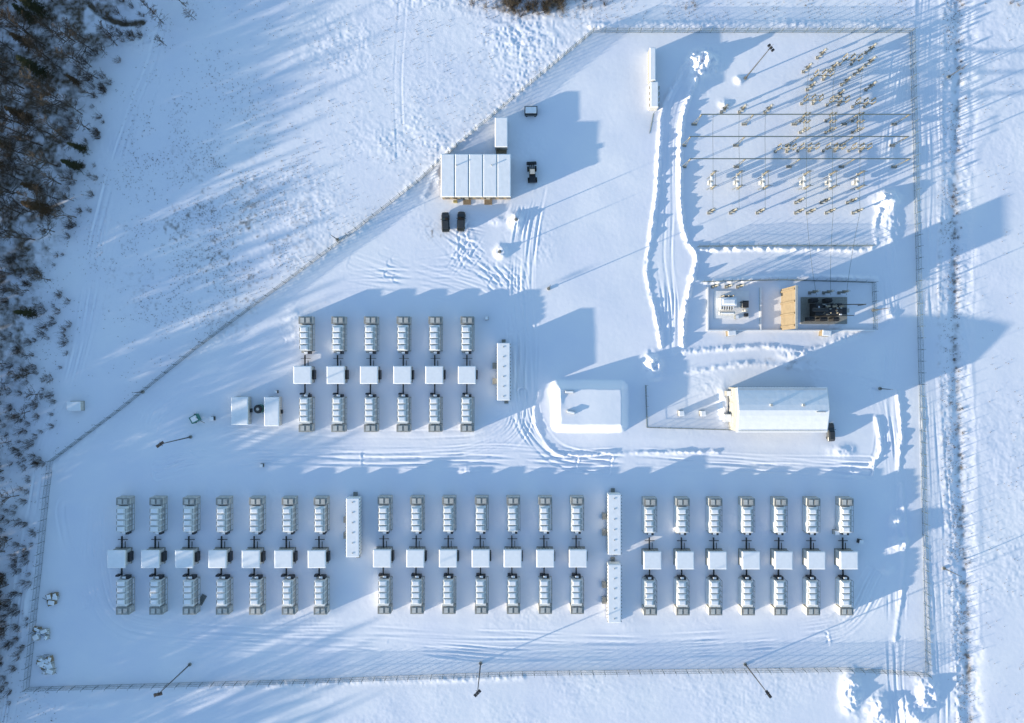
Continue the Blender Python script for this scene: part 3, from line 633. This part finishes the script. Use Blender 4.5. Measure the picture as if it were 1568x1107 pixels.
TM=[tree(1,12,.44,'bark',22,6,6,1.25),tree(2,12,.38,'bark',22,6,6,1.25),tree(3,12,.36,'birch',26,6,6,1.25),tree(4,12,.5,'bark',24,6,6,1.3),tree(5,12,.32,'birch',28,5,5,1.3)]
TL=[tree(6,12,.46,'bark',16,4,1,4.5),tree(7,12,.42,'birch',16,4,1,4.5)]
def conifer(seed,k='needle'):
    r=random.Random(seed); b=MB(); h=12; b.cyl((0,0,-.2),(0,0,h),.16,.02,6,'bark',False)
    for w in range(26):
        t=w/26; z=h*(.1+.9*t); L=2.7*(1-t)**.8+.25
        for i in range(9):
            a=r.uniform(0,6.28); ll=L*r.uniform(.65,1.1)
            e=Vector((math.cos(a)*ll,math.sin(a)*ll,z-ll*.25)); o=Vector((0,0,z)); b.cyl(o,e,.03,.01,3,'bark',False)
            for j in range(9):
                u=r.uniform(.2,1.05); c=o.lerp(e,u); s=.16+.22*(1.1-u); aa=r.uniform(0,6.28)
                d1=Vector((math.cos(aa),math.sin(aa),r.uniform(-.5,.2)))*s*1.6; d2=Vector((-math.sin(aa),math.cos(aa),r.uniform(-.4,.4)))*s*.45
                b.add([tuple(c-d2),tuple(c+d1*.6-d2*.6),tuple(c+d1),tuple(c+d1*.4+d2)],[(0,1,2,3)],k)
    return b.mesh('spruce_tree')
CM=[conifer(11),conifer(12)]; RM=conifer(13,'rust')
def shrub(seed,k='bark'):
    r=random.Random(seed); b=MB()
    for i in range(26):
        a=r.uniform(0,6.28); o=Vector((math.cos(a)*r.uniform(0,.5),math.sin(a)*r.uniform(0,.5),-.1)); d=Vector((math.cos(a)*r.uniform(.1,.8),math.sin(a)*r.uniform(.1,.8),1)).normalized()
        L=r.uniform(1.2,2.6); e=o+d*L; b.cyl(o,e,.025,.01,3,k,False)
        for j in range(8):
            s=o.lerp(e,r.uniform(.3,1)); q=s+(d+Vector((r.gauss(0,.6),r.gauss(0,.6),r.gauss(0,.3)))).normalized()*L*.3*r.uniform(.5,1.2); b.cyl(s,q,.014,.006,3,k,False)
    return b.mesh('bare_shrub')
SM=[shrub(21),shrub(22,'birch'),shrub(23,'grass')]
def fbound(py): return float(np.interp(py,[-400,0,60,110,200,300,370,420,600,700,850,1000,1107,1400,1800],[120,215,195,150,142,124,104,86,70,44,26,10,-12,-60,-120]))
def plant(name,me,px,py,sc):
    x,y=P(px,py); put(name,me,(x,y,gz(x,y)-.05),random.uniform(0,6.28),(sc*random.uniform(.9,1.15),sc*random.uniform(.9,1.15),sc),(random.uniform(-.05,.05),random.uniform(-.05,.05)))
yy=-420
cnt=0
while yy<1700:
    xx=fbound(yy)-8
    while xx>-430:
        px=xx+random.uniform(-12,12); py=yy+random.uniform(-12,12)
        vis=px>-40
        thin=(370<py<720) and px>0
        pr=0.3 if thin else (0.8 if vis else 0.66)
        if vis and py<350: pr=1.0
        if py>1150: pr=.58
        if py>720 and px>0: pr=.45
        if random.random()<pr and not(95<px<225 and -20<py<45 ):
            if px>0:
                hh=random.uniform(8,13.5)
                if px>fbound(py)-30: hh*=.72
            else:
                T=440 if py<250 else (490 if py<700 else 575)
                hh=min((T-px)/39.5,20)*random.choice([random.uniform(.66,.95),random.uniform(.85,1.04)])
            if thin: hh=random.uniform(4,8)
            q=random.random()
            far=px<-60 or py>1180 or py<-80
            if q<.82 or far: plant('bare_tree',random.choice(TL if far else TM),px,py,hh/12)
            elif q<.90: plant('spruce_tree',random.choice(CM),px,py,min(hh,11)/12)
            else: plant('oak_tree_with_dead_leaves',RM,px,py,hh/12*.8)
            cnt+=1
        xx-=26 if vis else 34
    yy+=26
print('trees',cnt)
for px,py,h in((235,20,7),(250,35,7),(285,10,8),(270,-8,8),(300,30,6),(255,70,5),(225,-30,9),(160,-30,9),(190,-10,6),(130,60,9),(180,70,7),(120,95,10),(150,120,8),(800,-25,7),(770,-30,6),(850,-22,6),(690,-40,6),(930,-35,6)):
    plant('bare_tree',random.choice(TM),px,py,h/12)
for i in range(260):
    py=random.uniform(330,1080); px=random.uniform(-20,fbound(py)+28); plant('bare_shrub',SM[random.randrange(2)],px,py,random.uniform(.5,1.2))
for i in range(70):
    py=random.uniform(0,330); px=fbound(py)+random.uniform(-40,22); plant('bare_shrub',SM[random.randrange(2)],px,py,random.uniform(.5,1.1))
for i in range(170):
    px=random.gauss(815,48); py=random.uniform(-30,26-abs(px-815)*.15); plant('bare_shrub',SM[random.choice((0,2,2))],px,py,random.uniform(.45,1.0))
for i in range(40):
    px=random.uniform(880,1560); py=random.uniform(-30,14); plant('bare_shrub',SM[random.randrange(3)],px,py,random.uniform(.2,.5))
for i in range(110):
    py=random.uniform(-30,1130); px=np.interp(py,[0,350,600,900,1107],[1468,1461,1465,1477,1485])+random.gauss(0,4); plant('bare_shrub',SM[random.randrange(3)],px,py,random.uniform(.15,.4))
gv=[];gf=[]
def tuft(px,py,s):
    x,y=P(px,py); z=gz(x,y)
    for i in range(6):
        a=random.uniform(0,6.28); l=s*random.uniform(.6,1.2); o=len(gv); w=.04
        dx,dy=math.cos(a)*l*.5,math.sin(a)*l*.5
        gv.extend([(x-math.sin(a)*w,y+math.cos(a)*w,z-.02),(x+math.sin(a)*w,y-math.cos(a)*w,z-.02),(x+dx,y+dy,z+l*.8)]); gf.append((o,o+1,o+2))
def out(px,py): return not inpoly(np.array([px]),np.array([py]),FENCE)[0]
c=0
while c<7500:
    m=random.random()
    if m<.55: px=random.gauss(320,110);py=random.gauss(350,120)
    elif m<.66: px=random.uniform(200,900);py=random.uniform(0,260)
    elif m<.82: py=random.uniform(-10,1110); px=np.interp(py,[0,350,600,900,1107],[1460,1454,1457,1467,1478])+random.gauss(0,9)
    elif m<.86: py=random.uniform(-10,1110);px=random.uniform(1500,1600)
    elif m<.93: px=random.uniform(740,1400);py=random.uniform(-10,30)
    else: py=random.uniform(400,1107);px=random.uniform(0,90)
    if vn(np.array([px]),np.array([py]),26,4.4)[0]<random.uniform(-.6,.5): continue
    if out(px,py): tuft(px,py,random.uniform(.12,.42)); c+=1
me=bpy.data.meshes.new('dry_grass'); me.from_pydata(gv,[],gf); me.materials.append(M['grass']); put('dry_grass',me)
# ---------------------------------------------------------------- light and camera
w=bpy.data.worlds.new('World'); scene.world=w; w.use_nodes=True; nt=w.node_tree
sky=nt.nodes.new('ShaderNodeTexSky'); sky.sky_type='NISHITA'; sky.sun_disc=False
sky.sun_elevation=SUN_EL; sky.sun_rotation=math.atan2(-math.cos(SUN_AZ),-math.sin(SUN_AZ)); sky.altitude=100; sky.air_density=1.0; sky.dust_density=0.3; sky.ozone_density=2.0
bg=nt.nodes['Background']; bg.inputs['Strength'].default_value=0.37; nt.links.new(sky.outputs['Color'],bg.inputs['Color'])
sl=bpy.data.lights.new('sun','SUN'); sl.energy=9; sl.angle=math.radians(.6); sl.color=(1,.87,.67)
so=bpy.data.objects.new('sun',sl); d=Vector((math.cos(SUN_EL)*math.cos(SUN_AZ),math.cos(SUN_EL)*math.sin(SUN_AZ),-math.sin(SUN_EL)))
so.rotation_euler=d.to_track_quat('-Z','Y').to_euler(); so.location=(-200,-90,60); scene.collection.objects.link(so)
cam=bpy.data.cameras.new('camera'); cam.lens=24; cam.sensor_width=36; cam.clip_end=5000
cob=bpy.data.objects.new('camera',cam); cob.location=(0,0,H); scene.collection.objects.link(cob); scene.camera=cob
scene.view_settings.view_transform='Standard'; scene.view_settings.look='None'; scene.view_settings.exposure=0
